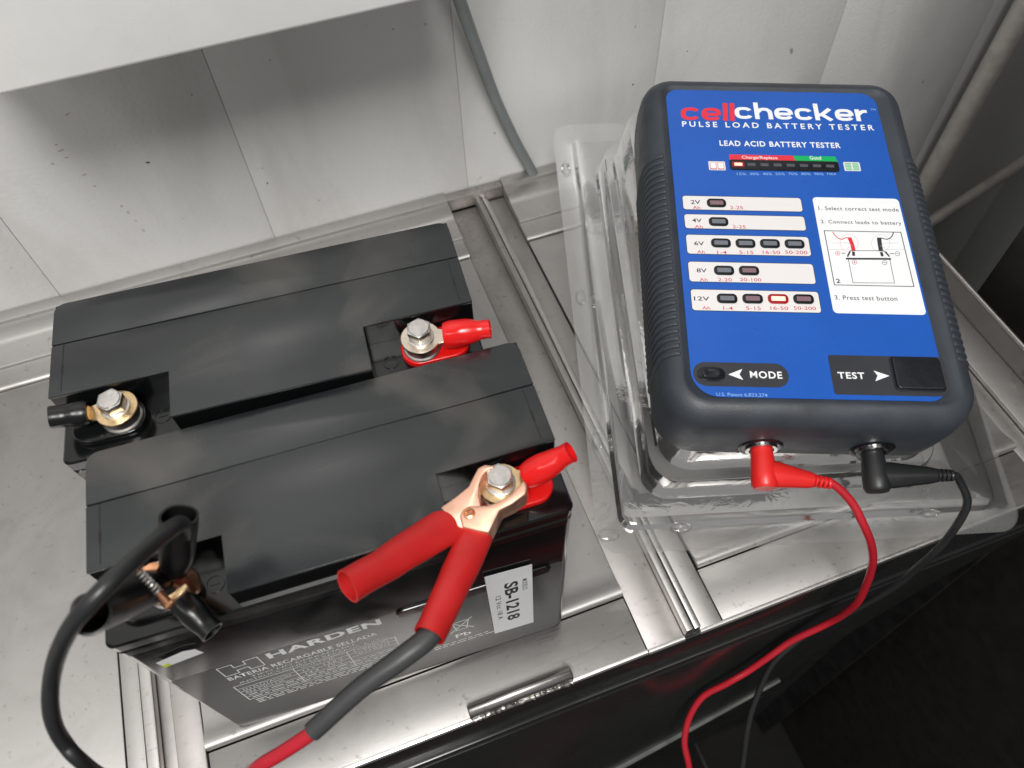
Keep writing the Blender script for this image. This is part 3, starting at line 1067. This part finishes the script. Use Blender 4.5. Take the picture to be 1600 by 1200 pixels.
obj('spring', sweep(hel, .36, 6), 'bolt', blead)
obj('rivet', sweep([sa - ax.normalized() * 3, sa + ax.normalized() * .5], [1.4, 1.1], 12), 'copper_dk', blead)
obj('rivet', sweep([sb - ax.normalized() * .5, sb + ax.normalized() * 4], [1.1, 1.4], 12), 'copper_dk', blead)

# ================================================================== battery tester
tester = thing('battery_tester', 'blue-faced handheld battery tester in a slate rubber boot', 'tester',
               mtx=Matrix.Translation(TO * S) @ TM.to_3x3().to_4x4())
UW, VL = 118.0, 191.8                        # blue panel
U0, U1, V0, V1 = -13.5, 135.0, -12.5, 204.5   # body outline
INS = [(-47, 7), (-45.5, 4), (-41, 1.6), (-30, .5), (-18, 0), (-9, .6), (-4.5, 2.0), (-1.6, 4.4), (.2, 7.2), (1.0, 9.4), (.9, 10.8), (-.4, 12.0)]


def shell_loop(h, i):
    q = lambda r: max(2, r - i)
    return [(x, y, h) for x, y in rrect(U0 + i, U1 - i, V0 + i, V1 - i, (q(22), q(22), q(18), q(18)), 10)]


obj('shell', loft([shell_loop(h, i) for h, i in INS]), 'shell', tester, True, 50)


def prof_at(off):
    """side profile of the boot, pushed out by off"""
    pts = [(i, h) for h, i in INS[1:10]]
    out = []
    for k, (i, h) in enumerate(pts):
        a = Vector(pts[max(k - 1, 0)]); c = Vector(pts[min(k + 1, len(pts) - 1)])
        t = (c - a).normalized()
        out.append((i - t.y * off, h + t.x * off))
    return out


# moulded grip ribs wrapping both long sides
pr = prof_at(.95)
pin = prof_at(-1.0)


def rib_mesh(side):
    poly = [(U0 + i if side < 0 else U1 - i, h) for i, h in pr] + [(U0 + i if side < 0 else U1 - i, h) for i, h in pin][::-1]
    b = bmesh.new()
    lo = [b.verts.new((x, -1.2, z)) for x, z in poly]
    hi = [b.verts.new((x, 1.2, z)) for x, z in poly]
    n = len(poly)
    b.faces.new(lo); b.faces.new(hi[::-1])
    for i in range(n):
        b.faces.new((lo[i], lo[(i + 1) % n], hi[(i + 1) % n], hi[i]))
    bmesh.ops.recalc_face_normals(b, faces=b.faces)
    bevel(b, .55, 2)
    return b


for side in (-1, 1):
    first = None
    for k in range(31):
        v = 22 + k * 4.0
        if first is None:
            first = obj('grip_rib', rib_mesh(side), 'shell', tester, True, 50)
            first.location = Vector((0, v, 0)) * S
        else:
            share('grip_rib', first.data, tester, (0, v, 0))
# oval grip recess rim on the left flank
panel = obj('panel', prism(rrect(0, UW, 0, VL, (13, 9, 9, 7), 8), -.8, .05, .12, 1), 'blue', tester)


# pixel of the photo -> place on the panel
def uv(p, h=0.0):
    q = onplane(p, TO + TN * h, TN) - TO
    return Vector((q.dot(T2), q.dot(T1)))


class Crop:
    def __init__(s, x, y, k):
        s.x, s.y, s.k = x, y, k

    def __call__(s, px, py):
        return uv((s.x + px / s.k, s.y + py / s.k))


def tbox(parent, name, s, C, xl, xr, yt, yb_, m, z=.12, bold=0, sp=1.0, shear=0):
    a, c = C(xl, yb_), C(xr, yt)
    cl, cr = C(xl, (yb_ + yt) / 2), C(xr, (yb_ + yt) / 2)
    hgt = (C((xl + xr) / 2, yt) - C((xl + xr) / 2, yb_)).y
    vm = (cl.y + cr.y) / 2
    return obj(name, text_bm(s, cl.x, cr.x, vm - hgt / 2, vm + hgt / 2, z, bold=bold, space=sp, shear=shear), m, parent, False)


A = Crop(1050, 150, 4.706)


def wide_word(word, C, xl, xr, ytop, ybase, m, slant=0.0):
    """bold extended lower-case lettering drawn from thick strokes"""
    lw = {'c': 1.5, 'e': 1.55, 'l': .40, 'h': 1.5, 'k': 1.55, 'r': 1.02}
    gap, sw, an = .15, .235, .62
    tot = sum(lw[c_] for c_ in word) + gap * (len(word) - 1)
    a, c_ = C(xl, ybase), C(xr, ybase)
    x0, W_ = a.x, c_.x - a.x
    yb0 = (a.y + c_.y) / 2
    H_ = (C((xl + xr) / 2, ytop).y - C((xl + xr) / 2, ybase).y)
    kx, ky = W_ / tot, H_ / 1.42
    bm_, cur, zi = None, 0.0, 0
    hs = sw / an / 2

    def arc(t0, t1, w, n=26):
        out = []
        for i_ in range(n + 1):
            t = math.radians(t0 + (t1 - t0) * i_ / n)
            cx, sx = math.cos(t), math.sin(t)
            e_ = .72
            out.append((w / 2 + (w / 2 - hs) * math.copysign(abs(cx) ** e_, cx), .5 + (.5 - sw / 2) * math.copysign(abs(sx) ** e_, sx)))
        return out
    for ch in word:
        w = lw[ch]
        strokes = []
        if ch == 'c':
            strokes = [arc(28, 332, w)]
        elif ch == 'e':
            strokes = [[(hs, .48), (w - hs, .48)], arc(-4, 330, w)]
        elif ch == 'l':
            strokes = [[(w / 2, 0), (w / 2, 1.42)]]
        elif ch == 'h':
            strokes = [[(hs, 0), (hs, 1.42)], [(hs, .52), (.5, .80), (.75, .86), (1.05, .84), (w - hs - .04, .68), (w - hs, .5), (w - hs, 0)]]
        elif ch == 'k':
            strokes = [[(hs, 0), (hs, 1.42)], [(hs, .44), (.6, .48), (w - .22, .99)], [(.58, .52), (w - .2, .01)]]
        elif ch == 'r':
            strokes = [[(hs, 0), (hs, 1.0)], [(hs, .5), (.5, .76), (.75, .84), (w, .84)]]
        for st_ in strokes:
            r_ = ribbon([(x * an, y) for x, y in st_], sw, .06, .10 + zi * .012)
            for v_ in r_.verts:
                v_.co.x, v_.co.y = x0 + (cur + v_.co.x / an + slant * v_.co.y) * kx, yb0 + v_.co.y * ky
            bm_ = join(bm_, r_)
            zi = (zi + 1) % 8
        cur += w + gap
    return obj('lettering', bm_, m, panel, False)


wide_word('cell', A, 65, 462, 50, 180, 't_red', .10)
wide_word('checker', A, 468, 1446, 56, 177, 't_white')
tbox(panel, 'lettering', 'TM', A, 1457, 1495, 94, 108, 't_ltblue', bold=.1)
tbox(panel, 'lettering', 'PULSE LOAD BATTERY TESTER', A, 75, 1480, 200, 240, 't_white', bold=.2, sp=1.5)
tbox(panel, 'lettering', 'LEAD ACID BATTERY TESTER', A, 350, 1236, 336, 376, 't_white', bold=.25, sp=1.15)

Bc = Crop(1090, 220, 5.714)


def rect_uv(a, c):
    return min(a.x, c.x), max(a.x, c.x), min(a.y, c.y), max(a.y, c.y)


def card(parent, name, a, c, r, m, z0, z1):
    x0, x1, y0, y1 = rect_uv(a, c)
    return obj(name, prism(rrect(x0, x1, y0, y1, r, 5), z0, z1), m, parent)


vt = Bc(760, 132).y
vm_ = Bc(760, 178).y
uL, uM, uR = Bc(284, 155).x, Bc(868, 155).x, Bc(1243, 155).x
rb = obj('scale_bar', prism([(uL, vm_), (uM, vm_), (uM - 1, vt), (uL, vt)], .05, .12), 't_red', panel)
gb = obj('scale_bar', prism([(uM + .15, vm_), (uR, vm_), (uR - .8, vt), (uM - .85, vt)], .05, .12), 't_green', panel)
tbox(panel, 'lettering', 'Charge/Replace', Bc, 395, 712, 138, 172, 't_white', .18, .05)
tbox(panel, 'lettering', 'Good', Bc, 1000, 1100, 138, 170, 't_white', .18, .1)
v0, v1 = Bc(770, 272).y, Bc(770, 181).y
u0, u1 = Bc(287, 225).x, Bc(1257, 225).x
bar = obj('level_display', prism(rrect(u0, u1, v0, v1, 1.6, 5), .05, .7, .3, 2), 'bezel', tester)
for k in range(8):
    c = Bc(362 + k * 116.4, 225)
    obj('led_window', prism(rrect(c.x - 2.15, c.x + 2.15, (v0 + v1) / 2 - .9, (v0 + v1) / 2 + 1.05, .3), .4, .76), 'lens_on' if k == 0 else 'lens_bar', bar)
c = Bc(362, 225)
obj('led_glow', prism(rrect(c.x - 3.4, c.x + 3.2, (v0 + v1) / 2 - 1.7, (v0 + v1) / 2 + 1.8, .7), .4, .73), 'bezel_on', bar)
for k, s in enumerate(('15%', '30%', '40%', '55%', '70%', '80%', '90%', 'MAX')):
    xc = 392 + k * 115
    tbox(panel, 'lettering', s, Bc, xc - 42, xc + 42, 286, 308, 't_ltblue', bold=.05)
# cell icons either side of the level display
for (a, c), mm_ in (((Bc(94, 183), Bc(252, 265)), 't_white'), ((Bc(1297, 190), Bc(1460, 272)), 't_ltgreen')):
    x0, x1, y0, y1 = rect_uv(a, c)
    ic = obj('cell_icon', prism(rrect(x0, x1, y0, y1, .6), .05, .12), 't_card', panel)
    w = (x1 - x0)
    for s in (0, 1):
        q0 = x0 + w * (.08 + s * .46)
        obj('icon_cell', prism(rrect(q0, q0 + w * .38, y0 + .5, y1 - .6, .25), .12, .17), mm_ if mm_ != 't_white' else 't_rose', ic)
        if mm_ == 't_white':
            obj('icon_cell', prism(rrect(q0 + .25, q0 + w * .38 - .25, y0 + 1.1, y1 - .85, .2), .17, .22), 't_white', ic)
        else:
            for t in (.33, .66):
                yy = y0 + (y1 - y0) * t
                obj('icon_line', box(q0, q0 + w * .38, yy - .12, yy + .12, .17, .21), 't_card', ic)
        obj('icon_cell', box(q0 + .9, q0 + 2.0, y1 + .02, y1 + .5, .05, .12), 't_dark', ic)

# capacity rows
Rr = Crop(1050, 300, 6.0)
rows = [
    ((95, 42), (1220, 180), '2V', (175, 265, 77, 115), (195, 265, 133, 162), [(415, 108, 'lens_red')], [('2-25', 543, 665)], (133, 163)),
    ((112, 215), (1252, 357), '4V', (188, 278, 250, 286), (212, 287, 312, 341), [(435, 283, 'lens')], [('2-25', 568, 690)], (313, 343)),
    ((130, 407), (1295, 596), '6V', (207, 300, 465, 502), (233, 305, 548, 577), [(457, 483, 'lens'), (687, 487, 'lens'), (916, 489, 'lens'), (1147, 492, 'lens')],
     [('1-4', 423, 512), ('5-15', 630, 762), ('16-50', 850, 1012), ('50-200', 1060, 1267)], (552, 583)),
    ((150, 660), (1338, 857), '8V', (230, 325, 718, 756), (258, 332, 808, 838), [(486, 740, 'lens'), (720, 742, 'lens_red')],
     [('2-20', 430, 560), ('20-100', 635, 836)], (808, 839)),
    ((175, 920), (1388, 1127), '12V', (205, 350, 981, 1020), (283, 358, 1073, 1103), [(515, 1003, 'lens'), (754, 1005, 'lens_red'), (993, 1007, 'lens_on'), (1231, 1009, 'lens_red')],
     [('1-4', 480, 570), ('5-15', 693, 831), ('16-50', 922, 1088), ('50-200', 1140, 1348)], (1075, 1107)),
]
bez = None
for (ax0, ay0), (cx0, cy0), vs, vb, ah, leds, caps, cy in rows:
    ya = (Rr(ax0 + 40, ay0).y + Rr(cx0 - 40, ay0 + 8).y) / 2
    yc = (Rr(ax0 + 40, cy0 - 8).y + Rr(cx0 - 40, cy0).y) / 2
    xa = (Rr(ax0, ay0 + 30).x + Rr(ax0 + 12, cy0 - 30).x) / 2
    xc = (Rr(cx0 - 10, ay0 + 30).x + Rr(cx0, cy0 - 30).x) / 2
    row = obj('capacity_row', prism(rrect(xa, xc, yc, ya, 1.6, 5), .04, .13), 't_card', tester)
    rim = ribbon(rrect(xa, xc, yc, ya, 1.6, 5), .3, .04, .15, True)
    obj('row_outline', rim, 't_dark', row)
    tbox(row, 'lettering', vs, Rr, *vb, 't_dark', .17, .12)
    tbox(row, 'lettering', 'Ah', Rr, *ah, 't_rose', .17, .06)
    for s, xl, xr in caps:
        tbox(row, 'lettering', s, Rr, xl, xr, cy[0], cy[1], 't_rose', .17, .06)
    for lx, ly, lm in leds:
        c = Rr(lx, ly)
        on = lm == 'lens_on'
        ob = obj('led_bezel', prism(rrect(-5.0, 5.0, -2.75, 2.75, 2.2, 6), .1, .8, .3, 2), 'bezel_on' if on else 'bezel', row)
        ob.location = Vector((c.x, c.y, 0)) * S
        ol = obj('led_lens', prism(rrect(-3.45, 3.45, -1.3, 1.3, .5, 4), .5, .86), lm, row)
        ol.location = Vector((c.x, c.y, 0)) * S

# instruction card with its drawing
I = Crop(1260, 300, 6.0)
xa = (I(70, 120).x + I(240, 1080).x) / 2
xc = (I(872, 120).x + I(1108, 1080).x) / 2
ya, yc = I(470, 58).y, I(680, 1145).y
icard = obj('instruction_card', prism(rrect(xa, xc, yc, ya, 2.2, 5), .04, .13), 't_white', tester)
tbox(icard, 'lettering', '1. Select correct test mode', I, 114, 860, 143, 178, 't_dark', .18, .06, 1.1)
tbox(icard, 'lettering', '2. Connect leads to battery', I, 136, 888, 270, 312, 't_dark', .18, .06, 1.1)
tbox(icard, 'lettering', '3. Press test button', I, 266, 848, 975, 1016, 't_dark', .18, .06, 1.1)


def ln(pts, w, m, z=.17, closed=False):
    return obj('printed_line', ribbon([I(*p) for p in pts], w, z - .03, z, closed), m, icard, False)


x0 = (I(168, 370).x + I(262, 878).x) / 2
x1 = (I(885, 375).x + I(1003, 882).x) / 2
y1, y0 = I(526, 372).y, I(632, 880).y
obj('printed_line', ribbon([(x0, y0), (x1, y0), (x1, y1), (x0, y1)], .42, .14, .17, True), 't_dark', icard, False)
tbox(icard, 'lettering', '2', I, 277, 316, 815, 856, 't_dark', .18, .2)
ln([(392, 632), (436, 852), (825, 855), (780, 632)], .28, 't_dark')
ln([(385, 612), (408, 552), (722, 552), (778, 612)], .34, 't_dark')
ln([(370, 627), (792, 629)], 1.1, 't_dark')
ln([(385, 605), (408, 560)], .8, 't_dark'); ln([(775, 605), (740, 560)], .8, 't_dark')
MT['t_faint'] = mat('faint_grey_print', lin(198, 198, 200), .4)
MT['t_pink'] = mat('faint_pink_print', lin(236, 176, 184), .4)
for cxp, mm2 in ((400, 't_pink'), (695, 't_faint')):
    ln([(cxp + 85 * math.cos(t), 480 + 82 * math.sin(t)) for t in [2 * PI * k / 24 for k in range(24)]], .22, mm2, .16, True)
ln([(205, 540), (420, 540)], .25, 't_faint'); ln([(240, 480), (390, 478), (430, 505), (380, 530)], .25, 't_faint')
ln([(915, 540), (700, 540)], .25, 't_faint'); ln([(860, 480), (720, 480), (690, 510), (740, 530)], .25, 't_faint')
ln([(245, 376), (268, 410), (300, 438), (335, 446), (365, 432), (398, 430)], .5, 't_rose')
ln([(402, 428), (415, 460), (430, 500), (442, 552)], 2.0, 't_red')
ln([(815, 378), (805, 410), (785, 435), (750, 446), (715, 436), (685, 432)], .5, 't_dark')
ln([(680, 430), (684, 470), (690, 510), (698, 556)], 2.2, 't_dark')
ln([(440, 560), (442, 600)], 1.4, 't_dark'); ln([(700, 565), (712, 605)], 1.4, 't_dark')
for cxp, cyp, mm2 in ((292, 576, 't_rose'), (450, 660, 't_rose'), (852, 580, 't_dark'), (733, 664, 't_dark')):
    ln([(cxp + 22 * math.cos(t), cyp + 20 * math.sin(t)) for t in [2 * PI * k / 16 for k in range(16)]], .22, mm2, .17, True)
    ln([(cxp - 11, cyp), (cxp + 11, cyp)], .3, mm2)
    if mm2 == 't_rose':
        ln([(cxp, cyp - 10), (cxp, cyp + 10)], .3, mm2, .175)
ln([(330, 576), (362, 576)], .4, 't_dark'); ln([(822, 580), (780, 580)], .4, 't_dark')

# mode and test keys
K = Crop(1060, 540, 3.636)
xa, xc, ya, yc = K(84, 165).x, K(625, 165).x, K(350, 98).y, K(350, 234).y
mp_ = obj('key_plate', prism(rrect(xa, xc, yc, ya, (ya - yc) / 2 - .1, 10), .04, .16), 't_plate', tester)
tbox(mp_, 'lettering', 'MODE', K, 406, 588, 147, 188, 't_white', .2, .25, 1.15)
c = K(186, 163)
ov = [(c.x + 6.4 * math.copysign(abs(math.cos(t)) ** .75, math.cos(t)), c.y + 3.7 * math.copysign(abs(math.sin(t)) ** .75, math.sin(t))) for t in [2 * PI * k / 32 for k in range(32)]]
obj('mode_ring', prism(ov, .1, .8, .35, 2), 'bezel', mp_)
loops = []
for z, s in ((.6, .68), (1.3, .66), (1.7, .55), (1.5, .35), (1.2, .15)):
    loops.append([(c.x + (x - c.x) * s, c.y + (y - c.y) * s, z) for x, y in ov])
obj('mode_button', loft(loops), 'button', mp_)
obj('arrow', prism([tuple(K(*p)) for p in ((283, 165), (368, 196), (346, 165), (362, 134))][::-1], .16, .22), 't_white', mp_)
xa = (K(855, 90).x + K(884, 270).x) / 2
xc = K(1500, 170).x + 2.2
ya, yc = K(1170, 60).y, K(1190, 284).y
tp_ = obj('key_plate', prism(rrect(xa, xc, yc, ya, (1.2, 6, 2, 1.2), 6), .04, .16), 't_plate', tester)
tbox(tp_, 'lettering', 'TEST', K, 905, 1056, 152, 190, 't_white', .2, .25, 1.15)
obj('arrow', prism([tuple(K(*p)) for p in ((1198, 173), (1108, 143), (1131, 172), (1118, 203))], .16, .22), 't_white', tp_)
x0, x1, y0, y1 = K(1222, 165).x, K(1490, 165).x, K(1350, 254).y, K(1340, 76).y
obj('button_well', prism(rrect(x0 - .9, x1 + .9, y0 - .9, y1 + .9, 2.4), .1, .5, .2), 'bezel', tp_)
obj('test_button', prism(rrect(x0, x1, y0, y1, 1.8), .3, 2.0, .6, 3), 'button', tp_)
tbox(panel, 'lettering', 'U.S. Patent 6,823,274', K, 216, 505, 270, 292, 't_ltblue', bold=.02)
# sockets in the front edge
for u in (38.5, 92.5):
    t = Matrix.Translation((u, V0 + .4, -30)) @ Matrix.Rotation(PI / 2, 4, 'X')
    obj('socket_recess', lathe([(10.2, -.6), (10.6, .55), (9.6, 1.0), (8.4, .9)], 32, tf=t), 'bezel', tester)
    obj('socket_ring', lathe([(7.6, .6), (7.6, 2.2), (6.0, 2.2), (6.0, .6)], 32, tf=t, c0=False, c1=False), 'socket', tester)
    obj('socket_ring', lathe([(5.9, .6), (5.6, 1.4), (.1, 1.4)], 32, tf=t), 'bezel', tester)

# ================================================================== clear clamshell pack under the tester
FH = -115.0
ca, sa_ = math.cos(math.radians(4.6)), math.sin(math.radians(4.6))
PX = T2 * ca + T1 * sa_
PY = T1 * ca - T2 * sa_
PO = tw(-32, -46, FH)
PMw = Matrix((PX, PY, TN)).transposed().to_4x4()
PMw.translation = PO * S
pack = thing('clear_clamshell', 'clear plastic clamshell pack lying under the battery tester', 'packaging', mtx=PMw)
PWd, PLn = 246.0, 322.0


def lp(x0, x1, y0, y1, r, z):
    return [(x, y, z) for x, y in rrect(x0, x1, y0, y1, r, 8)]


RM = 13.0
top = [lp(0, PWd, 0, PLn, 14, 0), lp(RM - 2, PWd - RM + 2, RM - 2, PLn - RM + 2, 10, 0), lp(RM, PWd - RM, RM, PLn - RM, 9, .8),
       lp(RM + 1.6, PWd - RM - 1.6, RM + 1.6, PLn - RM - 1.6, 8, 6.0), lp(RM + 3.2, PWd - RM - 3.2, RM + 3.2, PLn - RM - 3.2, 7, 6.8),
       lp(26, 196, 27, 284, 16, 6.8), lp(27.2, 194.8, 28.2, 282.8, 16, 8), lp(29.5, 192.5, 31, 280, 18, 28), lp(30, 192, 31.6, 279.4, 18, 29),
       lp(34, 188, 36, 275, 18, 29.6), lp(35, 187, 37, 274, 18, 31), lp(37.5, 184.5, 40, 271, 19, 64), lp(39.5, 182.5, 42, 269, 18, 67), lp(44, 178, 47, 264, 15, 67.6)]
obj('upper_leaf', loft(top, False, True), 'clear', pack, True, 30)
inv = PMw.inverted()


def low(x, y, zmin):
    """a leaf point dropped to the bench"""
    w = PO + PX * x + PY * y
    t = (zmin - w.z) / TN.z
    return (x, y, min(-3, t))


bot = [lp(.3, PWd - .3, .3, PLn - .3, 14, -.9), lp(RM, PWd - RM, RM + 8, PLn - RM, 10, -.9), lp(RM + 2, PWd - RM - 2, RM + 10, PLn - RM - 2, 9, -2.4)]
bot.append([low(x, y, 7.0) for x, y in rrect(RM + 8, PWd - RM - 8, RM + 34, PLn - RM - 8, 12, 8)])
obj('lower_leaf', loft(bot, False, True), 'clear', pack, True, 30)
for p in ((880, 265), (902, 465), (925, 690), (1063, 825), (1450, 800), (940, 838)):
    q = onplane(p, PO, TN) - PO
    bx_, by_ = q.dot(PX), q.dot(PY)
    bx_ = min(max(bx_, 6.5), PWd - 6.5); by_ = max(by_, 6.0)
    ax_, ay_ = (3.4, 6.0) if by_ > 20 else (6.5, 3.6)
    obj('snap_button', loft([[(bx_ + ax_ * s * math.cos(t), by_ + ay_ * s * math.sin(t), z) for t in [2 * PI * k / 20 for k in range(20)]] for z, s in ((.1, 1), (1.6, .94), (2.6, .8), (3.0, .5))], False, True), 'clear', pack)
